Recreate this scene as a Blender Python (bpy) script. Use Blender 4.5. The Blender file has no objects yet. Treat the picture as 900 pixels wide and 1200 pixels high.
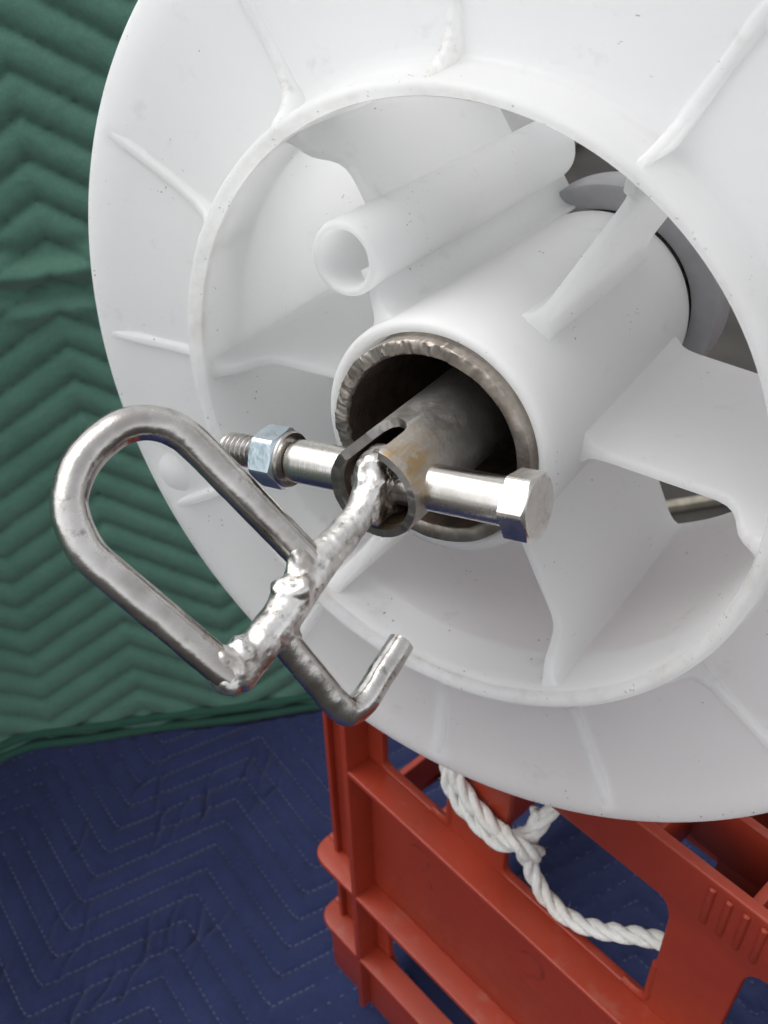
import bpy, bmesh, math, random
import numpy as np
from mathutils import Vector, Matrix, noise

random.seed(7)
scn = bpy.context.scene
COL = scn.collection
MM = 0.001

# ------------------------------------------------------------------ camera
cam_d = bpy.data.cameras.new("camera")
cam = bpy.data.objects.new("camera", cam_d)
COL.objects.link(cam)
cam_d.sensor_fit = 'VERTICAL'
cam_d.sensor_height = 36.0
cam_d.sensor_width = 27.0
cam_d.lens = 36.0
cam_d.clip_start = 0.01
cam_d.clip_end = 400.0
cr = Vector((0.839564, 0.542953, -0.018306))
cu_ = Vector((-0.333575, 0.541815, 0.771469))
cf = Vector((-0.428789, 0.641591, -0.636004))
cam.matrix_world = Matrix(((cr.x, cu_.x, -cf.x, 0.10949),
                           (cr.y, cu_.y, -cf.y, -0.190905),
                           (cr.z, cu_.z, -cf.z, 0.155845),
                           (0, 0, 0, 1)))
cam_d.dof.use_dof = True
cam_d.dof.focus_distance = 0.262
cam_d.dof.aperture_fstop = 30.0
scn.camera = cam

# ------------------------------------------------------------------ light
SUN_EL, SUN_AZ = math.radians(64), math.radians(198)   # azimuth of the sun, measured from +X anticlockwise
world = bpy.data.worlds.new("World")
scn.world = world
world.use_nodes = True
wn = world.node_tree
wn.nodes.clear()
sky = wn.nodes.new('ShaderNodeTexSky')
sky.sky_type = 'NISHITA'
sky.sun_disc = False
sky.sun_elevation = SUN_EL
sky.sun_rotation = math.pi / 2 - SUN_AZ
sky.air_density = 1.0
sky.dust_density = 2.5
sky.ozone_density = 1.0
hs = wn.nodes.new('ShaderNodeHueSaturation')
hs.inputs['Saturation'].default_value = 0.10
bg = wn.nodes.new('ShaderNodeBackground')
bg.inputs['Strength'].default_value = 0.15
wo = wn.nodes.new('ShaderNodeOutputWorld')
wn.links.new(sky.outputs[0], hs.inputs['Color'])
wn.links.new(hs.outputs[0], bg.inputs[0])
wn.links.new(bg.outputs[0], wo.inputs[0])
sun_d = bpy.data.lights.new("sun", 'SUN')
sun_d.energy = 0.7
sun_d.angle = math.radians(55)
sun_d.color = (1.0, 0.98, 0.95)
sun = bpy.data.objects.new("sun", sun_d)
COL.objects.link(sun)
sv = Vector((math.cos(SUN_EL) * math.cos(SUN_AZ), math.cos(SUN_EL) * math.sin(SUN_AZ), math.sin(SUN_EL)))
sun.rotation_euler = sv.to_track_quat('Z', 'Y').to_euler()

scn.view_settings.view_transform = 'Standard'
scn.view_settings.look = 'None'
scn.view_settings.exposure = 0.76
scn.view_settings.gamma = 1.0
scn.render.engine = 'CYCLES'
scn.cycles.max_bounces = 14
scn.cycles.diffuse_bounces = 12
scn.cycles.glossy_bounces = 6

# ------------------------------------------------------------------ helpers
def tag(o, label=None, cat=None, group=None, kind=None):
    if label: o['label'] = label
    if cat: o['category'] = cat
    if group: o['group'] = group
    if kind: o['kind'] = kind
    return o

def empty(name, mat=None):
    o = bpy.data.objects.new(name, None)
    o.empty_display_size = 0.02
    COL.objects.link(o)
    if mat is not None:
        o.matrix_world = mat
    return o

def obj(name, geo, mat=None, parent=None, sharp=35, smooth=True, frame=None):
    """geo = (verts in mm, faces): one mesh object; parent gives its frame."""
    v, f = geo
    me = bpy.data.meshes.new(name)
    me.from_pydata([tuple(float(c) * MM for c in p) for p in v], [], [tuple(q) for q in f])
    bm = bmesh.new(); bm.from_mesh(me)
    bmesh.ops.remove_doubles(bm, verts=bm.verts, dist=1e-6)
    bmesh.ops.recalc_face_normals(bm, faces=bm.faces)
    bm.to_mesh(me); bm.free()
    if smooth:
        me.shade_smooth()
        me.set_sharp_from_angle(angle=math.radians(sharp))
    if mat: me.materials.append(mat)
    o = bpy.data.objects.new(name, me)
    COL.objects.link(o)
    if parent is not None:
        o.parent = parent
    elif frame is not None:
        o.matrix_world = frame
    return o

def merge(*geos):
    V, F = [], []
    for v, f in geos:
        n = len(V)
        V += [tuple(p) for p in v]
        F += [tuple(i + n for i in q) for q in f]
    return V, F

def lathe(prof, n=192, jit=None, closed=True):
    V, F = [], []
    m = len(prof)
    for i in range(n):
        a = 2 * math.pi * i / n
        for k, (r, z) in enumerate(prof):
            if jit:
                r, z = jit(k, a, r, z)
            V.append((r * math.cos(a), r * math.sin(a), z))
    for i in range(n):
        j = (i + 1) % n
        for k in range(m if closed else m - 1):
            l = (k + 1) % m
            F.append((i * m + k, i * m + l, j * m + l, j * m + k))
    return V, F

def catmull(P, sub=8, closed=False):
    P = [np.array(p, float) for p in P]
    out = []
    n = len(P)
    for i in range(n if closed else n - 1):
        if closed:
            p0, p1, p2, p3 = P[(i - 1) % n], P[i], P[(i + 1) % n], P[(i + 2) % n]
        else:
            p1, p2 = P[i], P[i + 1]
            p0 = P[i - 1] if i > 0 else 2 * p1 - p2
            p3 = P[i + 2] if i + 2 < n else 2 * p2 - p1
        for s in range(sub):
            t = s / sub
            out.append(0.5 * ((2 * p1) + (-p0 + p2) * t + (2 * p0 - 5 * p1 + 4 * p2 - p3) * t * t + (-p0 + 3 * p1 - 3 * p2 + p3) * t ** 3))
    if not closed:
        out.append(P[-1])
    return out

def tube(path, rad, n=20, closed=False, cap=True, fn=None, dome=0.0):
    """round bar along a path; rad is a number or a list; fn(point, radius, i, angle) may reshape the radius"""
    P = [np.array(p, float) for p in path]
    m = len(P)
    R = [rad] * m if not hasattr(rad, '__len__') else list(rad)
    T = []
    for i in range(m):
        a = P[(i - 1) % m] if (closed or i > 0) else P[i]
        b = P[(i + 1) % m] if (closed or i < m - 1) else P[i]
        t = b - a
        T.append(t / (np.linalg.norm(t) + 1e-12))
    ref = np.array([0, 0, 1.0]) if abs(T[0][2]) < 0.9 else np.array([1.0, 0, 0])
    N = ref - T[0] * (ref @ T[0]); N /= np.linalg.norm(N)
    V, F = [], []
    rings = 0
    for i in range(m):
        N = N - T[i] * (N @ T[i]); N /= np.linalg.norm(N)
        B = np.cross(T[i], N)
        for k in range(n):
            a = 2 * math.pi * k / n
            d = N * math.cos(a) + B * math.sin(a)
            r = R[i]
            if fn: r = fn(P[i] + d * r, r, i, a)
            V.append(P[i] + d * r)
        rings += 1
    for i in range(m if closed else m - 1):
        j = (i + 1) % m
        for k in range(n):
            l = (k + 1) % n
            F.append((i * n + k, i * n + l, j * n + l, j * n + k))
    if cap and not closed:
        for i, sgn in ((0, -1), (m - 1, 1)):
            c = P[i] + T[i] * sgn * dome
            V.append(c); ci = len(V) - 1
            for k in range(n):
                F.append((i * n + k, i * n + (k + 1) % n, ci))
    return V, F

def box(x0, x1, y0, y1, z0, z1, b=0.0):
    """box with bevelled (chamfered) edges"""
    bm = bmesh.new()
    bmesh.ops.create_cube(bm, size=1.0)
    for v in bm.verts:
        v.co = Vector((x0 + (v.co.x + .5) * (x1 - x0), y0 + (v.co.y + .5) * (y1 - y0), z0 + (v.co.z + .5) * (z1 - z0)))
    if b > 0:
        bmesh.ops.bevel(bm, geom=bm.edges[:], offset=b, segments=2, profile=0.6, affect='EDGES')
    bm.verts.index_update()
    V = [tuple(v.co) for v in bm.verts]
    F = [tuple(v.index for v in f.verts) for f in bm.faces]
    bm.free()
    return V, F

def rounded(pts, rs, seg=6):
    """2-D polygon with rounded corners"""
    n = len(pts); out = []
    for i in range(n):
        p = np.array(pts[i], float); a = np.array(pts[i - 1], float); b = np.array(pts[(i + 1) % n], float)
        r = rs[i] if hasattr(rs, '__len__') else rs
        if r <= 0:
            out.append(tuple(p)); continue
        da = (a - p) / np.linalg.norm(a - p); db = (b - p) / np.linalg.norm(b - p)
        for s in range(seg + 1):
            t = s / seg
            q0 = p + da * r; q2 = p + db * r
            q = (1 - t) ** 2 * q0 + 2 * (1 - t) * t * p + t * t * q2
            out.append(tuple(q))
    return out

def plate(outline, holes, depth, bevel, to3):
    """flat board with openings and rounded edges, from a filled 2-D outline; to3 maps (a, b, c) -> mm"""
    cu = bpy.data.curves.new("outline", 'CURVE')
    cu.dimensions = '2D'; cu.fill_mode = 'BOTH'
    cu.extrude = max(depth / 2 - bevel, 0.0); cu.bevel_depth = bevel; cu.bevel_resolution = 2
    cu.offset = -bevel
    for loop in [outline] + holes:
        s = cu.splines.new('POLY'); s.points.add(len(loop) - 1); s.use_cyclic_u = True
        for p, q in zip(s.points, loop):
            p.co = (q[0], q[1], 0, 1)
    o = bpy.data.objects.new("outline", cu); COL.objects.link(o)
    dg = bpy.context.evaluated_depsgraph_get()
    me = bpy.data.meshes.new_from_object(o.evaluated_get(dg))
    V = [to3(v.co.x, v.co.y, v.co.z) for v in me.vertices]
    F = [tuple(p.vertices) for p in me.polygons]
    bpy.data.objects.remove(o); bpy.data.meshes.remove(me); bpy.data.curves.remove(cu)
    return V, F

def nz(p, s=1.0, oct=3):
    return noise.fractal(Vector((p[0] * s, p[1] * s, p[2] * s)), 1.0, 2.0, oct, noise_basis='PERLIN_ORIGINAL')

# ------------------------------------------------------------------ materials
class NT:
    def __init__(s, name):
        s.m = bpy.data.materials.new(name); s.m.use_nodes = True
        s.t = s.m.node_tree; s.n = s.t.nodes; s.l = s.t.links
        s.b = s.n['Principled BSDF']
        s.co = s.n.new('ShaderNodeTexCoord').outputs['Object']
    def noise(s, scale, detail=4, rough=0.55, vec=None, dist=0.0):
        x = s.n.new('ShaderNodeTexNoise'); x.inputs['Scale'].default_value = scale
        x.inputs['Detail'].default_value = detail; x.inputs['Roughness'].default_value = rough
        x.inputs['Distortion'].default_value = dist
        s.l.new(vec or s.co, x.inputs['Vector']); return x.outputs['Fac']
    def vor(s, scale, vec=None, feature='F1'):
        x = s.n.new('ShaderNodeTexVoronoi'); x.inputs['Scale'].default_value = scale; x.feature = feature
        s.l.new(vec or s.co, x.inputs['Vector']); return x.outputs['Distance']
    def mapv(s, scale=(1, 1, 1), rot=(0, 0, 0), loc=(0, 0, 0)):
        x = s.n.new('ShaderNodeMapping'); x.inputs['Scale'].default_value = scale
        x.inputs['Rotation'].default_value = rot; x.inputs['Location'].default_value = loc
        s.l.new(s.co, x.inputs['Vector']); return x.outputs[0]
    def ramp(s, v, stops):
        x = s.n.new('ShaderNodeValToRGB'); e = x.color_ramp.elements
        while len(e) < len(stops): e.new(0.5)
        for q, (p, c) in zip(e, stops):
            q.position = p; q.color = (c, c, c, 1) if not hasattr(c, '__len__') else (*c, 1)
        s.l.new(v, x.inputs[0]); return x.outputs[0]
    def mix(s, f, a, b, mode='MIX'):
        x = s.n.new('ShaderNodeMix'); x.data_type = 'RGBA'; x.blend_type = mode
        for sock, val in ((x.inputs[0], f), (x.inputs[6], a), (x.inputs[7], b)):
            if hasattr(val, 'is_linked'): s.l.new(val, sock)
            elif hasattr(val, '__len__'): sock.default_value = (*val, 1)
            else: sock.default_value = val
        return x.outputs[2]
    def math(s, op, a, b=0.0, clamp=False):
        x = s.n.new('ShaderNodeMath'); x.operation = op; x.use_clamp = clamp
        for sock, val in ((x.inputs[0], a), (x.inputs[1], b)):
            if hasattr(val, 'is_linked'): s.l.new(val, sock)
            else: sock.default_value = val
        return x.outputs[0]
    def sep(s, v=None):
        x = s.n.new('ShaderNodeSeparateXYZ'); s.l.new(v or s.co, x.inputs[0]); return x.outputs
    def bump(s, h, strength, dist, prev=None):
        x = s.n.new('ShaderNodeBump'); x.inputs['Strength'].default_value = strength
        x.inputs['Distance'].default_value = dist
        s.l.new(h, x.inputs['Height'])
        if prev is not None: s.l.new(prev, x.inputs['Normal'])
        s.l.new(x.outputs[0], s.b.inputs['Normal']); return x.outputs[0]
    def set(s, **k):
        for a, v in k.items():
            a = a.replace('_', ' ')
            if hasattr(v, 'is_linked'): s.l.new(v, s.b.inputs[a])
            elif hasattr(v, '__len__') and len(v) == 3 and a != 'Subsurface Radius': s.b.inputs[a].default_value = (*v, 1)
            else: s.b.inputs[a].default_value = v
        return s.m

def white_plastic(name="milky_white_plastic", through=0.62, scuff=0.0):
    t = NT(name)
    big = t.noise(14, 3)
    base = t.mix(t.ramp(big, [(0.35, 0.0), (0.7, 1.0)]), (0.97, 0.97, 0.97), (0.955, 0.953, 0.95))
    # specks and short scuffs, gathered in patches
    patch = t.ramp(t.noise(45, 3), [(0.52, 0.0), (0.62, 1.0)])
    xyz = t.sep()
    rad = t.math('SQRT', t.math('ADD', t.math('MULTIPLY', xyz[0], xyz[0]), t.math('MULTIPLY', xyz[1], xyz[1])))
    rim = t.ramp(t.math('MULTIPLY', rad, 7.0), [(0.0, 0.0), (0.957, 0.0), (0.963, 1.0), (0.974, 1.0), (0.978, 0.0)])
    lip = t.ramp(t.math('MULTIPLY', rad, 11.0), [(0.0, 0.0), (0.916, 0.0), (0.922, 1.0), (0.945, 0.8), (0.958, 0.0)])
    lip = t.math('MULTIPLY', lip, t.ramp(t.math('MULTIPLY', xyz[2], -100.0), [(0.0, 1.0), (0.30, 1.0), (0.55, 0.0)]))
    edge = t.math('MAXIMUM', rim, t.math('MULTIPLY', lip, 0.7))
    sp = t.ramp(t.vor(420), [(0.0, 1.0), (0.10, 1.0), (0.16, 0.0)])
    scv = t.mapv((240, 900, 240), (0.3, 0.5, 0.9))
    sc = t.ramp(t.vor(1.0, scv), [(0.0, 1.0), (0.10, 1.0), (0.15, 0.0)])
    m = t.math('MULTIPLY', patch, t.math('MAXIMUM', sp, sc), True)
    rare = t.ramp(t.noise(190, 2), [(0.57, 0.0), (0.63, 1.0)])
    m = t.math('MULTIPLY', m, rare)
    m = t.math('MAXIMUM', m, t.math('MULTIPLY', edge, t.math('MULTIPLY', t.math('MAXIMUM', sp, sc), t.ramp(t.noise(120, 3), [(0.50, 0.0), (0.58, 1.0)]))))
    base = t.mix(t.math('MULTIPLY', m, 0.8), base, (0.20, 0.18, 0.15))
    grime = t.ramp(t.noise(70, 6, 0.7), [(0.60, 0.0), (0.80, 0.35)])
    base = t.mix(grime, base, (0.56, 0.53, 0.48))
    rub = t.math('MULTIPLY', lip, t.ramp(t.noise(75, 5, 0.65), [(0.46, 0.0), (0.70, 0.35)]))
    base = t.mix(rub, base, (0.62, 0.56, 0.47))
    if scuff:
        # brown rub marks left on the crest of the rib
        s1 = t.ramp(t.noise(55, 5, 0.65), [(0.44, 0.0), (0.62, 1.0)])
        s2 = t.ramp(t.noise(420, 4, 0.7), [(0.40, 0.1), (0.62, 1.0)])
        top = t.ramp(t.math('MULTIPLY', t.sep()[2], -60.0), [(0.70, 1.0), (0.84, 0.0)])
        base = t.mix(t.math('MULTIPLY', t.math('MULTIPLY', s1, s2), t.math('MULTIPLY', top, scuff)), base, (0.40, 0.33, 0.26))
    t.bump(t.noise(260, 4, 0.6), 0.12, 0.0006, t.bump(t.noise(35, 2), 0.10, 0.002))
    t.set(Base_Color=base, Roughness=t.ramp(t.noise(60, 4), [(0.3, 0.34), (0.7, 0.50)]),
          Subsurface_Weight=0.6, Subsurface_Radius=(1.0, 1.0, 1.0), Subsurface_Scale=0.007,
          Specular_IOR_Level=0.42)
    # milky plastic a few mm thick lets part of the light through
    tr = t.n.new('ShaderNodeBsdfTranslucent'); t.l.new(base, tr.inputs['Color'])
    mx = t.n.new('ShaderNodeMixShader'); mx.inputs[0].default_value = through
    t.l.new(t.b.outputs[0], mx.inputs[1]); t.l.new(tr.outputs[0], mx.inputs[2])
    t.l.new(mx.outputs[0], t.n['Material Output'].inputs['Surface'])
    return t.m

def rod_steel(name="scuffed_bar_steel", lum=1.04, rough=(0.16, 0.31), lump=0.10):
    t = NT(name)
    st = t.noise(120, 5, 0.65)
    base = t.mix(t.ramp(t.noise(55, 4, 0.6), [(0.38, 0.0), (0.62, 1.0)]), (0.62 * lum, 0.60 * lum, 0.58 * lum), (0.40 * lum, 0.375 * lum, 0.355 * lum))
    dark = t.ramp(t.noise(180, 6, 0.7), [(0.59, 0.0), (0.72, 0.75)])
    base = t.mix(dark, base, (0.17, 0.145, 0.125))
    scr = t.noise(1.0, 3, 0.6, t.mapv((900, 130, 500), (0.4, 0.3, 0.2)))
    n1 = t.bump(t.noise(300, 5, 0.6), lump, 0.0012)
    t.bump(scr, 0.10, 0.0006, n1)
    return t.set(Base_Color=base, Metallic=1.0, Roughness=t.ramp(st, [(0.3, rough[0]), (0.7, rough[1])]))

def weld_metal():
    t = NT("melted_weld_metal")
    base = t.mix(t.ramp(t.noise(140, 4, 0.6), [(0.42, 0.0), (0.62, 1.0)]), (0.78, 0.76, 0.735), (0.44, 0.41, 0.385))
    base = t.mix(t.ramp(t.noise(260, 6, 0.7), [(0.56, 0.0), (0.66, 0.85)]), base, (0.13, 0.11, 0.09))
    pit = t.ramp(t.vor(260), [(0.0, 0.0), (0.22, 1.0)])
    n0 = t.bump(t.noise(110, 3, 0.5, dist=0.6), 0.22, 0.0022)
    n1 = t.bump(t.noise(420, 5, 0.6), 0.16, 0.0008, n0)
    t.bump(pit, 0.18, 0.0008, n1)
    return t.set(Base_Color=base, Metallic=1.0, Roughness=t.ramp(t.noise(200, 4), [(0.3, 0.24), (0.7, 0.48)]))

def bright_bolt():
    t = NT("turned_bright_steel")
    ln = t.noise(1.0, 2, 0.5, t.mapv((2600, 40, 40)))
    mott = t.noise(90, 4, 0.6)
    base = t.mix(t.ramp(mott, [(0.35, 0.0), (0.7, 1.0)]), (0.80, 0.775, 0.74), (0.60, 0.57, 0.53))
    t.bump(t.noise(500, 3), 0.06, 0.0005, t.bump(ln, 0.10, 0.0004))
    return t.set(Base_Color=base, Metallic=1.0, Roughness=t.ramp(mott, [(0.3, 0.17), (0.7, 0.32)]),
                 Anisotropic=0.4)

def zinc():
    t = NT("blue_white_zinc")
    base = t.mix(t.ramp(t.noise(200, 5, 0.65), [(0.4, 0.0), (0.65, 1.0)]), (0.70, 0.80, 0.87), (0.55, 0.64, 0.70))
    t.bump(t.noise(420, 5, 0.65), 0.22, 0.0008)
    return t.set(Base_Color=base, Metallic=1.0, Roughness=t.ramp(t.noise(150, 4), [(0.3, 0.22), (0.7, 0.42)]))

def pipe_steel(name, tan=0.0):
    t = NT(name)
    c0, c1 = ((0.50, 0.485, 0.46), (0.26, 0.245, 0.23)) if tan else ((0.47, 0.43, 0.385), (0.25, 0.215, 0.185))
    base = t.mix(t.ramp(t.noise(60, 5, 0.65), [(0.36, 0.0), (0.64, 1.0)]), c0, c1)
    base = t.mix(t.ramp(t.noise(260, 6, 0.7), [(0.5, 0.0), (0.72, 0.8)]), base, (0.50, 0.46, 0.42))
    if tan:
        x, y, z = t.sep()
        # straw coloured heat tint left by the torch on one side of the slot
        a = t.ramp(t.math('ADD', t.math('MULTIPLY', x, 45.0), t.noise(150, 4)), [(0.50, 0.0), (0.68, 1.0), (0.92, 1.0), (1.0, 0.2)])
        b = t.ramp(t.math('ADD', t.math('MULTIPLY', z, 22.0), t.math('MULTIPLY', t.noise(130, 4), 0.35)), [(0.46, 0.0), (0.70, 1.0)])
        streak = t.ramp(t.noise(1.0, 4, 0.6, t.mapv((420, 420, 60))), [(0.36, 0.15), (0.6, 1.0)])
        base = t.mix(t.math('MULTIPLY', t.math('MULTIPLY', a, b), t.math('MULTIPLY', streak, tan)), base, (0.40, 0.27, 0.13))
    n1 = t.bump(t.noise(520, 4, 0.7), 0.25, 0.0007)
    t.bump(t.noise(80, 4), 0.2, 0.0015, n1)
    return t.set(Base_Color=base, Metallic=0.9, Roughness=t.ramp(t.noise(140, 4), [(0.3, 0.36), (0.7, 0.58)]))

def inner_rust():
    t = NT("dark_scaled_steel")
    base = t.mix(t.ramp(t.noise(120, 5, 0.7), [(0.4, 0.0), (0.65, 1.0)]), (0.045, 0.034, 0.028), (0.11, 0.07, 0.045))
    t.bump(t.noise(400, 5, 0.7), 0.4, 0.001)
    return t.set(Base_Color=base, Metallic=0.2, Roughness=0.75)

def crate_red():
    t = NT("brick_red_crate_plastic")
    base = t.mix(t.ramp(t.noise(18, 4), [(0.3, 0.0), (0.7, 1.0)]), (0.345, 0.041, 0.018), (0.28, 0.032, 0.014))
    geo = t.n.new('ShaderNodeNewGeometry')
    up = t.sep(geo.outputs['Normal'])[2]
    dust = t.math('MULTIPLY', t.ramp(up, [(0.6, 0.0), (0.95, 1.0)]), t.ramp(t.noise(60, 6, 0.7), [(0.55, 0.0), (0.80, 0.35)]))
    base = t.mix(dust, base, (0.30, 0.22, 0.16))
    worn = t.ramp(t.noise(150, 6, 0.75), [(0.66, 0.0), (0.80, 0.20)])
    base = t.mix(worn, base, (0.45, 0.13, 0.09))
    t.bump(t.noise(330, 4, 0.6), 0.15, 0.0006, t.bump(t.noise(25, 2), 0.15, 0.002))
    return t.set(Base_Color=base, Roughness=t.ramp(t.noise(80, 4), [(0.3, 0.36), (0.7, 0.52)]), Specular_IOR_Level=0.45)

def cloth(name, c0, c1, sheen, weave):
    t = NT(name)
    base = t.mix(t.ramp(t.noise(22, 5, 0.6), [(0.3, 0.0), (0.7, 1.0)]), c0, c1)
    fuzz = t.ramp(t.noise(900, 3, 0.75), [(0.45, 0.0), (0.70, 0.45)])
    base = t.mix(fuzz, base, tuple(min(1, c * 1.7 + 0.01) for c in c1))
    wv = t.noise(weave, 3, 0.7)
    crease = t.noise(1.0, 4, 0.55, t.mapv((30, 30, 30)), dist=1.2)
    t.bump(wv, 0.6, 0.0008, t.bump(t.noise(140, 4, 0.6), 0.35, 0.002, t.bump(crease, 0.4, 0.006)))
    return t.set(Base_Color=base, Roughness=0.92, Sheen_Weight=sheen, Sheen_Roughness=0.5, Specular_IOR_Level=0.15)

def rope_white():
    t = NT("white_twisted_fibre")
    f = t.noise(1.0, 3, 0.6, t.mapv((900, 900, 300)))
    base = t.mix(t.ramp(t.noise(60, 4), [(0.45, 0.0), (0.75, 0.5)]), (0.86, 0.85, 0.82), (0.74, 0.66, 0.55))
    t.bump(t.noise(1900, 3, 0.7), 0.6, 0.0006, t.bump(f, 0.8, 0.0012))
    return t.set(Base_Color=base, Roughness=0.8, Sheen_Weight=0.15)

def plain(name, col, rough=0.6, metal=0.0, scale=40, var=0.25, bump=0.2):
    t = NT(name)
    base = t.mix(t.ramp(t.noise(scale, 6, 0.65), [(0.3, 0.0), (0.7, 1.0)]), tuple(c * (1 + var) for c in col), tuple(c * (1 - var) for c in col))
    t.bump(t.noise(scale * 6, 5, 0.65), bump, 0.002)
    return t.set(Base_Color=base, Roughness=rough, Metallic=metal)

M_WHITE = white_plastic()
M_WHITE_SCUFF = white_plastic("rubbed_milky_white_plastic", 0.62, 0.85)
M_WHITE_DRUM = white_plastic("thin_milky_white_plastic", 0.66)
M_WHITE_THICK = white_plastic("thick_milky_white_plastic", 0.40)
M_ROD = rod_steel()
M_WELD = weld_metal()
M_BOLT = bright_bolt()
M_THREAD = rod_steel("threaded_bright_steel", 1.15, (0.2, 0.32), 0.05)
M_CUT = rod_steel("saw_cut_steel", 0.80, (0.28, 0.45), 0.3)
M_ZINC = zinc()
M_PIPE = pipe_steel("worn_pipe_steel")
M_STUB = pipe_steel("heat_tinted_pipe_steel", 0.9)
M_RUST = inner_rust()
M_RED = crate_red()
M_MARK = plain("faded_dark_print", (0.285, 0.031, 0.015), 0.6, 0, 90, 0.3, 0.1)
M_GREEN = cloth("green_quilted_cloth", (0.104, 0.222, 0.168), (0.080, 0.180, 0.137), 0.25, 1500)
M_NAVY = cloth("navy_quilted_cloth", (0.026, 0.035, 0.104), (0.017, 0.024, 0.074), 0.12, 1500)
M_BIND = cloth("green_binding_tape", (0.026, 0.088, 0.062), (0.021, 0.072, 0.052), 0.15, 1500)
M_THRD = plain("pale_blue_thread", (0.115, 0.13, 0.225), 0.8, 0, 300, 0.35, 0.1)
M_GTHRD = plain("shade_darkened_green_thread", (0.05, 0.105, 0.082), 0.8, 0, 300, 0.3, 0.1)  # cloth-green thread darkened, seam shade put into its colour
M_ROPE = rope_white()
M_GROUND = plain("dark_stony_ground", (0.022, 0.019, 0.016), 0.85, 0, 9, 0.5, 0.5)
M_KERB = plain("pale_pitted_stone", (0.22, 0.20, 0.16), 0.85, 0, 60, 0.35, 0.5)
M_CONC = plain("grey_concrete", (0.20, 0.20, 0.20), 0.8, 0, 25, 0.15, 0.3)
M_GREY = plain("grey_painted_steel", (0.27, 0.27, 0.28), 0.55, 0.0, 70, 0.12, 0.1)

# ------------------------------------------------------------------ setting: ground
GZ = -530.0
def sheet(x0, x1, y0, y1, z):
    return [(x0, y0, z), (x1, y0, z), (x1, y1, z), (x0, y1, z)], [(0, 1, 2, 3)]
g = obj("ground", sheet(-60000, 60000, -60000, 60000, GZ - 12), M_GROUND)
tag(g, "dark stony ground stretching away behind the crate", kind="structure")

# navy quilted blanket on the ground: puffed channels between zigzag stitch rows
DX, DY = np.array([0.940, 0.340]), np.array([-0.340, 0.940])   # across / along the quilting
HP, AMP, SP = 78.0, 68.0, 20.9
def tri(x, hp):
    """triangle wave, 0 at the valleys and 1 at the peaks, period 2*hp"""
    u = np.mod(x, 2 * hp) / hp
    return np.where(u < 1, u, 2 - u)
def navy_phase(x, y):
    e = x * DX[0] + y * DX[1]; v = x * DY[0] + y * DY[1]
    return (v - 91.5 - AMP * tri(e + 275.0, HP)) / SP
def lump(x, y, s, seed):
    rng = np.random.RandomState(seed); h = np.zeros_like(x)
    for k in range(7):
        a = rng.rand() * 6.28; f = s * (0.6 + rng.rand() * 1.1); p = rng.rand() * 6.28
        h = h + np.sin((x * np.cos(a) + y * np.sin(a)) * f + p + 0.8 * np.sin((y * np.cos(a) - x * np.sin(a)) * f * 0.7 + p))
    return h / 7
def navy_h(x, y):
    ph = navy_phase(x, y); fr = ph - np.floor(ph)
    puff = np.sqrt(np.clip(1 - (2 * fr - 1) ** 2, 0, 1))
    seam = np.exp(-np.minimum(fr, 1 - fr) / 0.14)
    h = 4.0 * puff - 0.5 * seam * lump(x, y, 0.6, 31) + 5.0 * lump(x, y, 0.012, 3) + 0.9 * lump(x, y, 0.09, 4)
    # soft pleats and sharp pinched creases running away from the camera
    for (cx, w, d, k) in ((-262, 2.0, 2.6, .32), (-234, 1.6, 3.2, .36), (-205, 1.8, 2.6, .30), (-300, 1.6, 1.8, .25), (-247, 1.2, 2.0, .40), (-283, 1.3, 2.2, .28), (-188, 1.4, 2.0, .34), (-222, 1.1, 2.2, .27), (-325, 1.5, 1.8, .3)):
        q = x - cx + k * y + 4 * np.sin(y * 0.06 + cx) + 1.5 * np.sin(y * 0.17 + cx * 2)
        g = np.clip(np.sin(y * 0.05 + cx * 0.37) + 0.35 * np.sin(y * 0.13 + cx), 0, 1.2)
        h = h - 1.3 * d * g * np.exp(-np.abs(q / w) ** 1.5) + 0.7 * d * g * np.exp(-((q - 3.2 * w) / (2.0 * w)) ** 2)
    return h
def grid_geo(X, Y, P):
    ny, nx = X.shape
    V = P.reshape(-1, 3)
    idx = np.arange(nx * ny).reshape(ny, nx)
    F = np.stack([idx[:-1, :-1], idx[:-1, 1:], idx[1:, 1:], idx[1:, :-1]], -1).reshape(-1, 4)
    return V.tolist(), F.tolist()

def stitches(phase_rows, pt, nrm, dash, gap, w, th, mat, parent, name):
    """each zigzag row of thread is one part made of short raised stitches lying on the cloth"""
    for line in phase_rows:
        V, F = [], []
        L = np.array(line); d = np.r_[0, np.cumsum(np.linalg.norm(np.diff(L, axis=0), axis=1))]
        s = random.random() * gap
        while s + dash < d[-1]:
            dd = dash * random.uniform(0.85, 1.1)
            a = np.array([np.interp(s, d, L[:, 0]), np.interp(s, d, L[:, 1])])
            b = np.array([np.interp(s + dd, d, L[:, 0]), np.interp(s + dd, d, L[:, 1])])
            A3, M3, B3 = pt(a), pt((a + b) / 2), pt(b)
            if A3 is not None and B3 is not None:
                t = B3 - A3; t /= np.linalg.norm(t) + 1e-9
                n = nrm; side = np.cross(n, t)
                k = len(V)
                for P, up, hw in ((A3, -0.25, .35), (M3, th, .5), (B3, -0.25, .35)):
                    for sgn, q in ((-1, 0.0), (0, 1.0), (1, 0.0)):
                        V.append(P + side * sgn * w * hw + n * (up * q if up > 0 else up))
                for r in (0, 3):
                    F += [(k + r, k + r + 1, k + r + 4, k + r + 3), (k + r + 1, k + r + 2, k + r + 5, k + r + 4)]
            s += dash + gap * random.uniform(0.8, 1.25)
        if V:
            obj(name, (V, F), mat, parent, sharp=60)

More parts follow.
